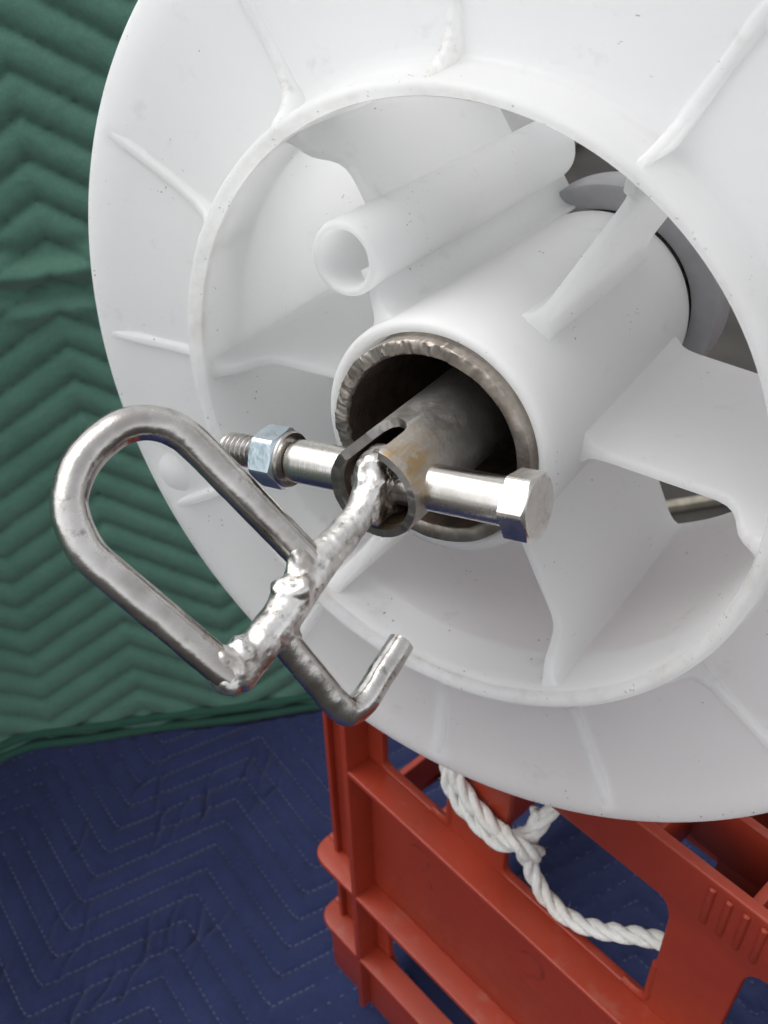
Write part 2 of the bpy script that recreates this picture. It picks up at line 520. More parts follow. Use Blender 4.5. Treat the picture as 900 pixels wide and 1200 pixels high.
BX0, BX1, BY0, BY1 = -620.0, 330.0, -420.0, 560.0
xs = np.r_[np.arange(BX0, -360, 6.0), np.arange(-360, -120, 1.5), np.arange(-120, BX1 + .1, 5.0)]
ys = np.r_[np.arange(BY0, -90, 6.0), np.arange(-90, 200, 1.8), np.arange(200, BY1 + .1, 5.0)]
X, Y = np.meshgrid(xs, ys)
Z = navy_h(X, Y) + GZ
# rolled, turned-down rim so the blanket has a thickness
edge = np.minimum(np.minimum(X - BX0, BX1 - X), np.minimum(Y - BY0, BY1 - Y))
Z = Z - 10 * np.exp(-edge / 6.0)
navy = empty("moving_blanket", Matrix.Identity(4))
tag(navy, "navy blue quilted moving blanket spread flat on the ground", "blanket")
obj("quilted_cover", grid_geo(X, Y, np.stack([X, Y, Z], -1)), M_NAVY, navy, sharp=80)
rows = []
for k in range(-24, 26):
    line = []
    for e in np.arange(-640, 420, 6.0):
        v = 91.5 + k * SP + AMP * float(tri(np.array(e + 275.0), HP))
        line.append(DX * e + DY * v)
    # keep exact corners
    line = [tuple(p) for p in line]
    keep, best = [], []
    for p in line:
        if -500 < p[0] < 200 and -200 < p[1] < 420: keep.append(p)
        else:
            if len(keep) > len(best): best = keep
            keep = []
    if len(keep) > len(best): best = keep
    if len(best) > 6: rows.append(best)
def navy_pt(p):
    return np.array([p[0], p[1], GZ + float(navy_h(np.array(p[0]), np.array(p[1]))) + 1.25])
stitches(rows, navy_pt, np.array([0, 0, 1.0]), 3.3, 1.4, 0.8, 0.4, M_THRD, navy, "stitch_row")

# kerb and concrete far behind, glimpsed through the openings of the spool
kv, kf = box(-60, 900, -11, 0, GZ - 12, GZ - 2, 2)
kb = obj("kerb", ([(-120 + x * 0.701 - y * 0.713, 666 + x * 0.713 + y * 0.701, z) for x, y, z in kv], kf), M_KERB)
tag(kb, "pale pitted stone kerb strip on the ground behind the spool", kind="structure")
cs = obj("concrete_slab", box(-1700, -640, 1330, 2600, GZ - 12, GZ + 30, 6), M_CONC)
tag(cs, "plain grey concrete slab on the ground far behind the spool", kind="structure")

# ------------------------------------------------------------------ green blanket draped behind
GA = np.array([-427.931, 104.498, -530.0])
GT = np.array([0.743417, 0.668829, 0.0]); GB = np.array([-0.668829, 0.743417, 0.0])
GU = np.array([-0.116141, 0.129093, 0.984808]); GN = np.cross(GU, GT)
if GN @ GB > 0: GN = -GN                                 # towards the camera side
GHP, GAMP = 76.0, 45.0
HA = [-160, 46, 67, 90.2, 291.9, 315.6, 339.3, 362.7, 411.8, 437, 461.5, 487, 513, 538, 668]
HI = [-20, -11, -10, -9, 0, 1, 2, 3, 5, 6, 7, 8, 9, 10, 15]
def green_phase(s, h):
    return np.interp(h + GAMP * (1 - tri(s - 3.0, GHP)), HA, HI)
def green_h(s, h):
    ph = green_phase(s, h); fr = ph - np.floor(ph)
    puff = np.clip(1 - np.abs(2 * fr - 1) ** 2.4, 0, 1) ** 0.62
    seam = np.exp(-np.minimum(fr, 1 - fr) / 0.16)
    puck = seam * (lump(s, h, 0.55, 21) + 0.7 * lump(s, h, 1.1, 22))
    o = 7.6 * puff - 1.3 * puck + 0.5 * lump(s, h, 0.25, 23)
    o = o * np.clip((h + 8) / 12, 0, 1) + 4.0 * lump(s, h, 0.010, 11) + 0.8 * lump(s, h, 0.07, 12)
    f0 = 392 + 0.05 * (s - 50) + 3 * np.sin(s * 0.06)
    w = np.clip(1 - np.abs(s - 40) / 130, 0, 1) ** 0.6
    o = o + w * (9 * np.exp(-((h - f0) / 6.5) ** 2) - 7 * np.exp(-((h - f0 + 13) / 5) ** 2) + 5 * np.exp(-((h - f0 + 26) / 7) ** 2) - 4 * np.exp(-((h - f0 - 14) / 6) ** 2))
    return o
def green_bend(s, h):
    d = np.clip(-s, 0, 90)
    return 0.0085 * d ** 2 + np.clip(-s - 90, 0, 1e9) * 1.4
def green_P(s, h, lift=0.0):
    o = green_h(s, h) + green_bend(s, h) + lift
    return GA + s[..., None] * GT + h[..., None] * GU + o[..., None] * GN
ss = np.arange(-420, 322, 2.6); hh = np.arange(-2, 660, 2.2)
Sg, Hg = np.meshgrid(ss, hh)
green = empty("moving_blanket", Matrix.Identity(4))
tag(green, "green quilted moving blanket hanging upright with chevron stitching and a pleat", "blanket")
front = green_P(Sg, Hg)
obj("quilted_cover", grid_geo(Sg, Hg, front), M_GREEN, green, sharp=80)
backp = GA + Sg[::12, ::12, None] * GT + Hg[::12, ::12, None] * GU + (green_bend(Sg[::12, ::12], 0) - 9)[..., None] * GN
obj("backing", grid_geo(Sg[::12, ::12], Hg[::12, ::12], backp), M_BIND, green, sharp=80)
# binding tape along the bottom hem
bp = [GA + s * GT + 3.5 * GU + GN * (float(green_bend(np.array(s), 0)) + 8.5 + 1.2 * math.sin(s * .05)) for s in np.arange(-420, 320, 8.0)]
bp2 = [p + np.array([0, 0, 11.0]) - GN * 1.5 for p in bp]
obj("binding", merge(tube(bp, 4.2, 10), tube(bp2, 3.6, 10)), M_BIND, green, sharp=80)
rows = []
for k in range(-11, 12):
    line = []
    for s in np.arange(-60, 321, 4.0):
        base = float(np.interp(k, HI, HA))
        line.append((s, base - GAMP * (1 - float(tri(np.array(s - 3.0), GHP)))))
    line = [p for p in line if 14 < p[1] < 640]
    if len(line) > 8: rows.append(line)
def green_pt(p):
    return green_P(np.array(p[0]), np.array(p[1]), 0.1)
stitches(rows, green_pt, GN, 3.4, 1.6, 0.9, 0.4, M_GTHRD, green, "stitch_row")

# ------------------------------------------------------------------ red crate
UC = Vector((0.9673, -0.2536, 0)); UC.normalize()
WC = Vector((-UC.y, UC.x, 0))
CR = Matrix(((UC.x, WC.x, 0, 0.0666), (UC.y, WC.y, 0, 0.0232), (0, 0, 1, -0.150), (0, 0, 0, 1)))
crate = empty("bottle_crate", CR)
tag(crate, "brick red plastic bottle crate with open windows standing under the white spool", "crate")
UL, UR, HB, WD = -171.5, 150.0, -345.0, 240.0
win_l = rounded([(-131, -29), (-87, -29), (-87, -99), (-131, -99)], [6, 6, 7, 4])
win_c = rounded([(-54, -29), (17.5, -28), (20.5, -36), (21, -98.8), (-54, -99)], [6, 4, 3, 5, 4])
win_r = rounded([(51, -29), (108, -29), (108, -99), (49, -99)], [10, 7, 7, 4])
arch = rounded([(-131, -216), (104, -216), (104, -303), (-131, -303)], [2, 2, 28, 30])
outl = rounded([(UL, 0.5), (UR, 0.5), (UR, HB), (UL, HB)], 3)
obj("front_wall", plate(outl, [win_l, win_c, win_r, arch], 4.4, 0.9, lambda a, b, c: (a, 2.2 - c, b)), M_RED, crate)
for w0 in (WD,):
    obj("back_wall", plate(outl, [rounded([(-155, -29), (-60, -29), (-60, -99), (-155, -99)], 8), rounded([(0, -29), (100, -29), (100, -99), (0, -99)], 8), rounded([(-155, -216), (130, -216), (130, -318), (-155, -318)], 12)], 4.4, 0.9, lambda a, b, c: (a, w0 - 2.2 - c, b)), M_RED, crate)
we = rounded([(30, -29), (WD - 30, -29), (WD - 30, -186), (30, -186)], 8)
we2 = rounded([(30, -216), (WD - 30, -216), (WD - 30, -303), (30, -303)], 20)
eo = [(4.5, 0), (WD - 4.5, 0), (WD - 4.5, HB), (4.5, HB)]
for u in (UL, UR - 4.4):
    obj("end_wall", plate(eo, [we, we2] if u < 0 else [we], 4.4, 0.9, lambda a, b, c: (u + 2.2 + c, a, b)), M_RED, crate)
# ledges that run round the outside, with rounded corners
def ledge(z, th, out, u0, u1, r):
    lo = rounded([(u0, 0.3), (u0, -out), (u1, -out), (u1, 0.3)], [0, r, r, 0], 8)
    return plate(lo, [], th, 0.8, lambda a, b, c: (a, b, z - th / 2 + c))
obj("ledge", ledge(-99.6, 3.4, 14, -143, 137, 1.5), M_RED, crate)
for z in (-212, -281):
    o = ledge(z, 3.6, 14, UL - 9.5, UR + 11.5, 13)
    sd = rounded([(UL + .3, 0.1), (UL - 9.5, 0.1), (UL - 9.5, WD), (UL + .3, WD)], [0, 0, 10, 0])
    o2 = plate(sd, [], 3.6, 0.8, lambda a, b, c: (a, b, z - 1.8 + c))
    obj("ledge", merge(o, o2), M_RED, crate)
# sloping fillet below window sills
obj("sill", box(-143, 137, -1.6, 0.4, -112, -102.8, 0.6), M_RED, crate)
# upright ribs
for u in (-142.5, 134.5):
    obj("upright_rib", box(u - 1.9, u + 1.9, -14, 0.3, -343, -0.6, 0.8), M_RED, crate)
for u in (UL + 1.6, UR - 1.6):
    obj("upright_rib", box(u - 1.6, u + 1.6, -3.5, 0.4, -343, -0.8, 0.8), M_RED, crate)
obj("foot_band", box(UL - 5, UR + 5, -7.5, 0.3, -345, -284.5, 1.2), M_RED, crate)
# bottle cells behind the top rail; unseen rear ones added to shade the inside
cell = []
CD = -28
obj("cell_wall", box(UL + 4.5, UR - 4.5, 27, 30.6, CD, -0.4, 0.6), M_RED, crate)
obj("cell_wall", box(21, UR - 4.5, 27.3, 30.3, -75, CD + 0.5, 0.6), M_RED, crate)
obj("cell_wall", box(UL + 4.5, UR - 4.5, 66, 69.6, -78, -0.8, 0.6), M_RED, crate)
obj("cell_wall", box(UL + 4.5, UR - 4.5, 105, 108.6, -78, -0.8, 0.6), M_RED, crate)  # unseen, added to block light from the crate's inside
for w in (145, 185):
    obj("cell_wall", box(-60, UR - 4.5, w, w + 3.6, -78, -0.8, 0.6), M_RED, crate)  # unseen rear walls, added only to shade the interior
for k in range(-4, 4):
    u = 6.5 + 38.2 * k
    obj("cell_divider", box(u - 1.9, u + 1.9, 4.2, 27.2, -72 if 20 < u < 48 else CD, -0.9, 0.6), M_RED, crate)
    obj("cell_divider", box(u - 1.9, u + 1.9, 30.4, 66.2, CD, -1.2, 0.6), M_RED, crate)
    obj("cell_divider", box(u - 1.9, u + 1.9, 69.4, 105.2, -78, -1.2, 0.6), M_RED, crate)  # unseen deep divider, added to darken the crate below
    if u > -40:
        obj("cell_divider", box(u - 1.9, u + 1.9, 108.4, WD - 4.6, -78, -1.4, 0.6), M_RED, crate)  # unseen as well, added to keep light out
# four little raised ridges on the rail
for u in (32, 38.3, 44.6, 51):
    obj("grip_ridge", tube([(u, 0.1, -3.2), (u, -0.1, -3.4), (u, -0.1, -23), (u, 0.6, -24.5)], [1.0, 1.35, 1.25, 0.9], 10, dome=0.6), M_RED, crate)
# raised returns at the window corners, seen above the ledge
for (u0, u1) in ((-92, -84), (16, 24)):
    obj("window_lip", tube(catmull([(u0 - 6, 1.5, -98.6), (u0 + 0, 1.2, -98.4), ((u0 + u1) / 2 + 1, 0.8, -95.5), (u1 - 3, 0.8, -88), (u1 - 3, 1.0, -70)], 6), 1.6, 10), M_RED, crate)
# what is left of a dark print on the panel, worn to strokes
def stroke(pts, w):
    P = catmull([(a, 0, b) for a, b in pts], 6)
    V, F = [], []
    n = len(P)
    for i, p in enumerate(P):
        t = P[min(i + 1, n - 1)] - P[max(i - 1, 0)]; t /= np.linalg.norm(t)
        s = np.array([-t[2], 0, t[0]]) * w * (0.6 + 0.4 * math.sin(3.1 * i / n)) / 2
        for q, y in ((p - s, -0.02), (p - s, -0.14), (p + s, -0.14), (p + s, -0.02)):
            V.append((q[0], y, q[2]))
    for i in range(n - 1):
        for k in range(3):
            F.append((4 * i + k, 4 * i + k + 1, 4 * i + k + 5, 4 * i + k + 4))
    return V, F
def faded(u, z, k):
    if k == 0: p = [[(0, -2), (4, 3), (10, 3), (13, -3), (11, -9), (8, -14)], [(9, -20), (13, -18), (15, -22), (11, -25)]]
    elif k == 1: p = [[(0, 0), (5, 5), (12, 4), (14, -4), (8, -12), (2, -18), (16, -19)]]
    else: p = [[(0, 0), (6, 4), (12, 0), (8, -6), (2, -5)]]
    return [([(u + a, z + b) for a, b in s], 2.4) for s in p]
for (u, z, k) in ((-112, -142, 0), (-92, -120, 2), (-40, -146, 1), (-38, -122, 2)):
    for s, w in faded(u, z, k):
        obj("faded_mark", stroke(s, w), M_MARK, crate, sharp=60)

# ------------------------------------------------------------------ rope tied to the crate
def twisted(path, R, pitch, sub=10, phase=0.0):
    P = catmull(path, sub)
    # resample evenly
    d = np.r_[0, np.cumsum([np.linalg.norm(P[i + 1] - P[i]) for i in range(len(P) - 1)])]
    n = max(int(d[-1] / 0.7), 8)
    A = np.array(P); u = np.linspace(0, d[-1], n)
    Q = np.stack([np.interp(u, d, A[:, k]) for k in range(3)], 1)
    T = np.gradient(Q, axis=0); T /= np.linalg.norm(T, axis=1)[:, None]
    ref = np.array([0.3, 0.2, 0.9]); N = ref - T[0] * (ref @ T[0]); N /= np.linalg.norm(N)
    Ns = []
    for t in T:
        N = N - t * (N @ t); N /= np.linalg.norm(N); Ns.append(N.copy())
    Ns = np.array(Ns); Bs = np.cross(T, Ns)
    out = []
    for k in range(3):
        a = phase + 2 * math.pi * k / 3 + 2 * math.pi * u / pitch
        out.append(Q + (Ns * np.cos(a)[:, None] + Bs * np.sin(a)[:, None]) * R * 0.52)
    return out
rope = empty("rope", CR)
tag(rope, "white three strand twisted rope knotted round the crate's window bar", "rope")
RR = 3.55
loop_a = [(-60, 9, -22), (-80, 7, -34), (-87.5, 2.5, -46), (-86, -2.5, -56), (-79, -4.6, -64), (-68, -4.8, -68), (-57, -4.6, -70), (-49, -2, -68), (-44, 4, -62), (-46, 9, -52)]
loop_b = [(-62, 12, -20), (-78, 9, -30), (-84, 2, -42), (-80, -4, -50), (-71, -4.8, -57), (-61, -4.8, -60.5), (-52, -4.2, -62.5), (-46, -1, -67), (-43.5, 1, -74), (-40, 1.5, -81),
          (-35, 1.5, -88), (-28, 2, -92.5), (-18, 2.5, -92.5), (-8, 3.5, -87), (3, 5, -78), (13, 7, -70), (23, 8.5, -65), (33, 10, -63), (42, 14, -66)]
branch = [(-50, 1, -66), (-45, 3, -62), (-43, 7, -57), (-42, 11, -51), (-40, 17, -42), (-38, 26, -34)]
FUZZ = []
wrap = [(-51, -6, -58), (-44, -6.5, -57), (-39, -3, -62), (-40, 3, -69), (-46, 4.5, -72), (-52, 0, -69)]
for pth in (loop_a, loop_b, branch, wrap):
    for st in twisted(pth, RR, 31.0, phase=random.random() * 6):
        obj("strand", tube(st, RR * 0.56, 9, dome=0.8, fn=lambda p, r, i, a: r * (1 + 0.10 * nz(p, 0.5, 2))), M_ROPE, rope, sharp=80)
        for k in range(len(st) // 5):
            i = random.randrange(len(st)); b = np.array(st[i]); d = np.array([random.gauss(0, 1) for _ in range(3)]); d /= np.linalg.norm(d)
            e = np.array([random.gauss(0, 1) for _ in range(3)])
            FUZZ.append(tube([b, b + d * RR * 0.62, b + d * RR * 0.8 + e * 0.5, b + d * RR * 0.95 + e * 1.2], [0.05, 0.05, 0.045, 0.03], 3, cap=False))

tag(obj("loose_fibres", merge(*FUZZ), M_ROPE, rope, sharp=180), kind="stuff")

# ------------------------------------------------------------------ spool, and everything on its axle, in the spool's own frame
SPF = Matrix(((1, 0, 0, 0), (0, 0.083272, -0.996527, 0), (0, 0.996527, 0.083272, 0), (0, 0, 0, 1)))
spool = empty("cable_spool", SPF)
tag(spool, "large milky white plastic spool with ribbed flange lying on its side on the crate", "spool")

# flange: collar, recessed web, rolled rim
fl = [(83.6, -5), (83.75, -3.0), (84.15, -1.5), (84.8, -0.6), (85.6, -0.1), (86.2, 0), (86.9, -0.25), (87.5, -0.9), (88.0, -2.2), (88.5, -6), (89.0, -11), (89.5, -13.2), (90.6, -14.4), (93, -14.9),
      (112, -15.2), (124, -15.4), (129, -15.1), (132.5, -14.3), (135, -13.4), (137.0, -12.85), (138.6, -12.7), (139.5, -12.95), (139.9, -13.7), (140.0, -15.0),
      (139.9, -22.5), (139.3, -23.4), (138.2, -23.6), (136.4, -22.6), (133, -21.0), (120, -20.4), (92, -20.4), (89, -22), (84.6, -22)]
obj("flange", lathe(fl, 256), M_WHITE, spool, sharp=50)
# drum barrel behind the collar
ba = [(83.7, -2.6), (83.9, -20), (84.6, -60), (85.2, -104), (85.6, -106.5), (86.6, -107.2), (87.8, -106.5), (88.2, -104), (88, -60), (87.3, -22.5), (86.9, -12)]
obj("barrel", lathe(ba, 192), M_WHITE_DRUM, spool, sharp=50)
# hub
hu = [(29.9, -4), (30.1, 0.2), (30.8, 1.0), (32.2, 1.2), (33.1, 0.7), (33.6, -0.6), (33.75, -3), (33.3, -40), (32.3, -90), (32.0, -98), (31.2, -103), (29.9, -106.2), (29.8, -60)]
def lean(g):
    return [(x - 1.3 * (1 + z / 108), y - 1.5 * (1 + z / 108), z) for x, y, z in g[0]], g[1]
obj("hub", lean(lathe(hu, 160)), M_WHITE_THICK, spool, sharp=50)
# rear flange
rf = [(86.5, -100), (90, -103), (120, -104), (136, -104), (139.3, -100), (140, -101), (140, -109.5), (139, -110.5), (132, -108.4), (94, -108), (86.5, -108.6)]
obj("flange", lathe(rf, 192), M_WHITE, spool, sharp=50)

# inner ribs joining hub and barrel
FRONT = [(30, -18.5), (40, -18.8), (55, -19.6), (65, -20.3), (69, -20.4), (71.6, -19.7), (73.6, -18.0), (75.2, -15.2), (76.3, -12.4), (77.6, -9.6), (79.4, -7.6), (81.5, -6.2), (84, -5.2), (87, -4.6)]
def rib_geo(ang, zback, r0=31.0, r1=86.5, front=FRONT, half=1.55, fl0=2.2, fl1=2.4):
    fr = np.array(front)
    rs = np.unique(np.r_[np.linspace(r0, r1, 30), fr[(fr[:, 0] > r0) & (fr[:, 0] < r1), 0]])
    c, s = math.cos(ang), math.sin(ang)
    V, F = [], []
    levels = [(0.0, 0.25), (0.25, 0.7), (0.8, 0.95), (1.6, 1.0)]
    nl = 9
    for r in rs:
        zf = float(np.interp(r, fr[:, 0], fr[:, 1]))
        fil = fl0 * math.exp(-(r - 33.2) / 1.8) + fl1 * math.exp(-(84.4 - r) / 1.8)
        ring = []
        zs = [zf - d for d, _ in levels] + list(np.linspace(zf - 1.6, zback, nl)[1:])
        hs = [half * k for _, k in levels] + [half + 0.006 * (zf - z) for z in zs[4:]]
        hs = [h + min(fil, 3.5) * (1 if i > 1 else 0.6) for i, h in enumerate(hs)]
        pts = [(+h, z) for h, z in zip(hs, zs)] + [(-h, z) for h, z in zip(hs[::-1], zs[::-1])]
        for w, z in pts:
            V.append((r * c - w * s, r * s + w * c, z))
    m = 2 * (4 + nl - 1)
    for i in range(len(rs) - 1):
        for k in range(m):
            l = (k + 1) % m
            F.append((i * m + k, i * m + l, (i + 1) * m + l, (i + 1) * m + k))
    for i in (0, len(rs) - 1):
        F.append(tuple(i * m + k for k in range(m)))
    return V, F
R_ = math.radians
for a, zb in ((62, -86), (-3, -88), (-62.5, -104), (-118, -104), (-174, -104), (127, -100)):
    obj("rib", rib_geo(R_(a), zb), M_WHITE, spool, sharp=50)
# web between hub and post comes further forward
wf = [(30, -0.5), (34, -1.0), (38, -2.2), (43, -4.5), (60, -6)]
obj("web", rib_geo(R_(126.6), -117, 31.0, 47.0, wf, 1.7, 1.8, 0.0), M_WHITE, spool, sharp=50)
# hollow post moulded on the rib
PX, PY, PR = -31.2, 41.0, 9.9
po = [(7.5, -0.9), (7.9, -0.2), (8.5, 0.05), (9.1, -0.1), (9.6, -0.6), (PR, -1.6), (10.0, -60), (10.2, -116), (9.6, -120.5), (8.0, -124), (5.0, -126), (0.01, -126.6), (0.01, -55), (5.8, -54.5), (6.9, -52)]
v, f = lathe(po, 96)
obj("post", ([(x + PX, y + PY, z) for x, y, z in v], f), M_WHITE, spool, sharp=50)

# ribs on the flange web
def flange_rib(ang, wob=0.0):
    prof = [(-3.1, 0.0), (-2.2, 0.14), (-1.7, 0.38), (-1.4, 0.7), (-1.15, 0.92), (-0.8, 1.0), (0.8, 1.0), (1.15, 0.92), (1.4, 0.7), (1.7, 0.38), (2.2, 0.14), (3.1, 0.0)]
    c, s = math.cos(ang), math.sin(ang)
    V, F = [], []
    rs = list(np.linspace(87.2, 101, 16)) + list(np.linspace(103, 137.2, 20))
    for r in rs:
        top = float(np.interp(r, [87, 88.6, 90, 92.5, 95.5, 100, 107, 120, 131, 137.3], [-0.9, -2.0, -5.4, -9.4, -11.8, -13.2, -13.8, -13.9, -13.6, -13.3]))
        base = -15.6
        k = 1.0 + 0.05 * math.sin(r * 0.4 + ang * 5)
        for w, h in prof:
            w = w * k
            V.append((r * c - w * s, r * s + w * c, base + (top - base) * h))
    m = len(prof)
    for i in range(len(rs) - 1):
        for k in range(m - 1):
            F.append((i * m + k, i * m + k + 1, (i + 1) * m + k + 1, (i + 1) * m + k))
        F.append((i * m + m - 1, i * m, (i + 1) * m, (i + 1) * m + m - 1))
    for i in (0, len(rs) - 1):
        F.append(tuple(i * m + k for k in range(m)))
    return V, F
for a in (156.8, 127, 96.7, 62.3, 30, -3, -35, -63.3, -90, -118, -146.3, -174):
    obj("flange_rib", flange_rib(R_(a)), M_WHITE_SCUFF if a in (127, -63.3, 96.7) else M_WHITE, spool, sharp=50)
bs = [(0.01, 1.5), (2.6, 1.4), (4.4, 1.05), (5.8, 0.45), (7.0, 0.0), (9, -0.6), (0.01, -0.6)]
v, f = lathe(bs, 48)
obj("boss", ([(x - 116.4, y - 63.8, z - 14.6) for x, y, z in v], f), M_WHITE, spool, sharp=50)

# ------------------------------------------------------------------ steel pipe through the hub
pipe = empty("steel_pipe", SPF)
tag(pipe, "wide worn steel pipe with a torch-cut end lining the hub of the white spool", "pipe")
def pj(k, a, r, z):
    ca, sa = math.cos(a), math.sin(a)
    left = (0.5 - 0.5 * math.cos(a - R_(-35))) ** 1.5         # rougher cut on the far side
    if 2 <= k <= 8:
        slow = nz((ca * 1.6, sa * 1.6, 0.3), 1.0, 3)
        cut = nz((ca * 4.3, sa * 4.3, k * 0.12), 1.0, 5)
        grit = nz((ca * 21, sa * 21, k * 0.8), 1.0, 4)
        z += 0.55 * slow + left * (0.7 * cut + 0.6 * grit) + 0.05 * cut + 0.5 * math.cos(a - R_(200))
        r += left * (0.15 * cut + 0.25 * grit) + 0.25 * slow * (1 if k > 5 else 0)
        r = min(r, 29.75)
    return r, z
pp = [(29.7, -190), (29.75, -6), (29.75, 2.9), (29.5, 3.35), (28.9, 3.5), (27.6, 3.55), (26.4, 3.45), (25.8, 3.15), (25.45, 2.4), (25.4, -2), (25.4, -40), (25.4, -190)]
pg = lathe(pp, 420, pj)
pg = lean(([(x * 0.982, y * 0.982, z) for x, y, z in pg[0]], pg[1]))
po_ = obj("pipe_wall", pg, M_PIPE, pipe, sharp=40)
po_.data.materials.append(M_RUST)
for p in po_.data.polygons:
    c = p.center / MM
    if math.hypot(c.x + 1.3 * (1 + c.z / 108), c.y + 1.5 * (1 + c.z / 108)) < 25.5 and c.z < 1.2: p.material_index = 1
# grey collar on the pipe behind the spool
col = [(30.2, -108.0), (36.9, -108.0), (37.9, -108.7), (38.2, -110), (38.2, -124), (37.4, -125.4), (30.2, -125.4)]
cg = obj("pipe_collar", lathe(col, 128), M_GREY, None, sharp=40, frame=SPF)
tag(cg, "thick grey ring fitted on the pipe behind the white hub", "collar")

# ------------------------------------------------------------------ slotted axle pipe
RO, RI, ZE, ZB = 12.45, 10.0, 32.0, -150.0
ZS, HW, SA = 20.5, 5.9, R_(112)
def slotted():
    V, F = [], []
    ha = math.asin(HW / RO)
    inside = list(np.linspace(-ha, ha, 25)); outside = list(np.linspace(ha, 2 * math.pi - ha, 130))
    def jit(a, r, z, end):
        if end:
            z += 0.22 * nz((math.cos(a) * 3, math.sin(a) * 3, 3.0), 1, 3)
            r += 0.10 * nz((math.cos(a) * 11, math.sin(a) * 11, 9.0), 1, 3)
        return r * math.cos(a + SA), r * math.sin(a + SA), z
    def block(angs, rows):
        """rows(a) -> list of z; builds outer and inner skins, returns index grids"""
        base = len(V); m = None
        for a in angs:
            zs = rows(a); m = len(zs)
            for j, (z, e) in enumerate(zs): V.append(jit(a, RO - (0.25 if e == 2 else 0), z, e))
            for j, (z, e) in enumerate(zs): V.append(jit(a, RI + (0.15 if e == 2 else 0), z, e))
        n = len(angs)
        for i in range(n - 1):
            for j in range(m - 1):
                a0, a1 = base + i * 2 * m, base + (i + 1) * 2 * m
                F.append((a0 + j, a0 + j + 1, a1 + j + 1, a1 + j))
                F.append((a0 + m + j, a1 + m + j, a1 + m + j + 1, a0 + m + j + 1))
        return base, m, n
    def cap(base, m, n, j):
        for i in range(n - 1):
            a0, a1 = base + i * 2 * m, base + (i + 1) * 2 * m
            F.append((a0 + j, a0 + m + j, a1 + m + j, a1 + j))
    zr = np.r_[np.linspace(ZB, 0, 12), np.linspace(3, 12, 4)]
    def rows_in(a):
        x = RO * math.sin(a); top = ZS - math.sqrt(max(HW ** 2 - x * x, 0)) * 0.85
        return [(min(z, top - 0.5 * k * 0), 0) if z < 11 else (11 + (top - 11) * 1.0, 0) for k, z in enumerate(zr)] + [(top, 1)]
    b, m, n = block(inside, rows_in); cap(b, m, n, m - 1)
    def rows_out(a):
        return [(min(z, 11), 0) for z in zr] + [(ZS, 1 if 0 else 0)] + [(z, 0) for z in (22, 24.5, 27)] + [(29.5, 0), (31.3, 1), (ZE, 2)]
    b, m, n = block(outside, rows_out); cap(b, m, n, m - 1)
    # side walls of the slot
    for i in (0, n - 1):
        a0 = b + i * 2 * m
        for j in range(len(zr), m - 1):
            F.append((a0 + j, a0 + j + 1, a0 + m + j + 1, a0 + m + j))
    return V, F
axle = empty("axle_pipe", SPF)
tag(axle, "narrow steel pipe with an open slot and straw heat tint inside the wide pipe", "pipe")
ao = obj("slotted_pipe", slotted(), M_STUB, axle, sharp=35)
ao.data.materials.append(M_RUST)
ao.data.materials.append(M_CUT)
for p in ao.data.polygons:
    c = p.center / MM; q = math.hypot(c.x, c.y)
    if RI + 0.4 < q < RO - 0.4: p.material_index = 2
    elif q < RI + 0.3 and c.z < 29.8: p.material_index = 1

# ------------------------------------------------------------------ bolt (along its own X) and nut
TB = R_(10.5)
BX = Vector((math.cos(TB), math.sin(TB), 0))
BF = SPF @ Matrix(((BX.x, -BX.y, 0, 0), (BX.y, BX.x, 0, -0.0012), (0, 0, 1, 0.0225), (0, 0, 0, 1)))
def along_x(v):
    return [(z, x, y) for x, y, z in v]
bolt = empty("hex_bolt", BF)
tag(bolt, "bright steel hexagon head bolt passing crosswise through the slotted pipe", "bolt")
sh = [(0.01, -31.5), (4.6, -31.5), (5.4, -30.8), (5.75, -30.2), (5.85, -28), (5.9, 33.4), (0.01, 33.4)]
v, f = lathe(sh, 96)
obj("shank", (along_x(v), f), M_BOLT, bolt, sharp=30)
# threaded end: a real helix
def thread(x0, x1, r0, r1, pitch, n=48):
    V, F = [], []
    m = int((x1 - x0) / pitch * 16)
    for i in range(m + 1):
        x = x0 + (x1 - x0) * i / m
        tp = min(1.0, (x - x0) / 1.6 * 0.7 + 0.3) if x - x0 < 1.6 else 1.0
        for k in range(n):
            a = 2 * math.pi * k / n
            ph = (x / pitch + k / n) % 1.0
            s = 1 - abs(2 * ph - 1)
            s = min(1, max(0, s * 1.18 - 0.06))
            r = r0 + (r1 - r0) * s * tp
            V.append((x, r * math.cos(a), r * math.sin(a)))
    for i in range(m):
        for k in range(n):
            l = (k + 1) % n
            F.append((i * n + k, i * n + l, (i + 1) * n + l, (i + 1) * n + k))
    F.append(tuple(range(n))); F.append(tuple(m * n + k for k in range(n)))
    return V, F
obj("thread", thread(-54.6, -30.5, 3.55, 4.5, 1.75), M_THREAD, bolt, sharp=50)
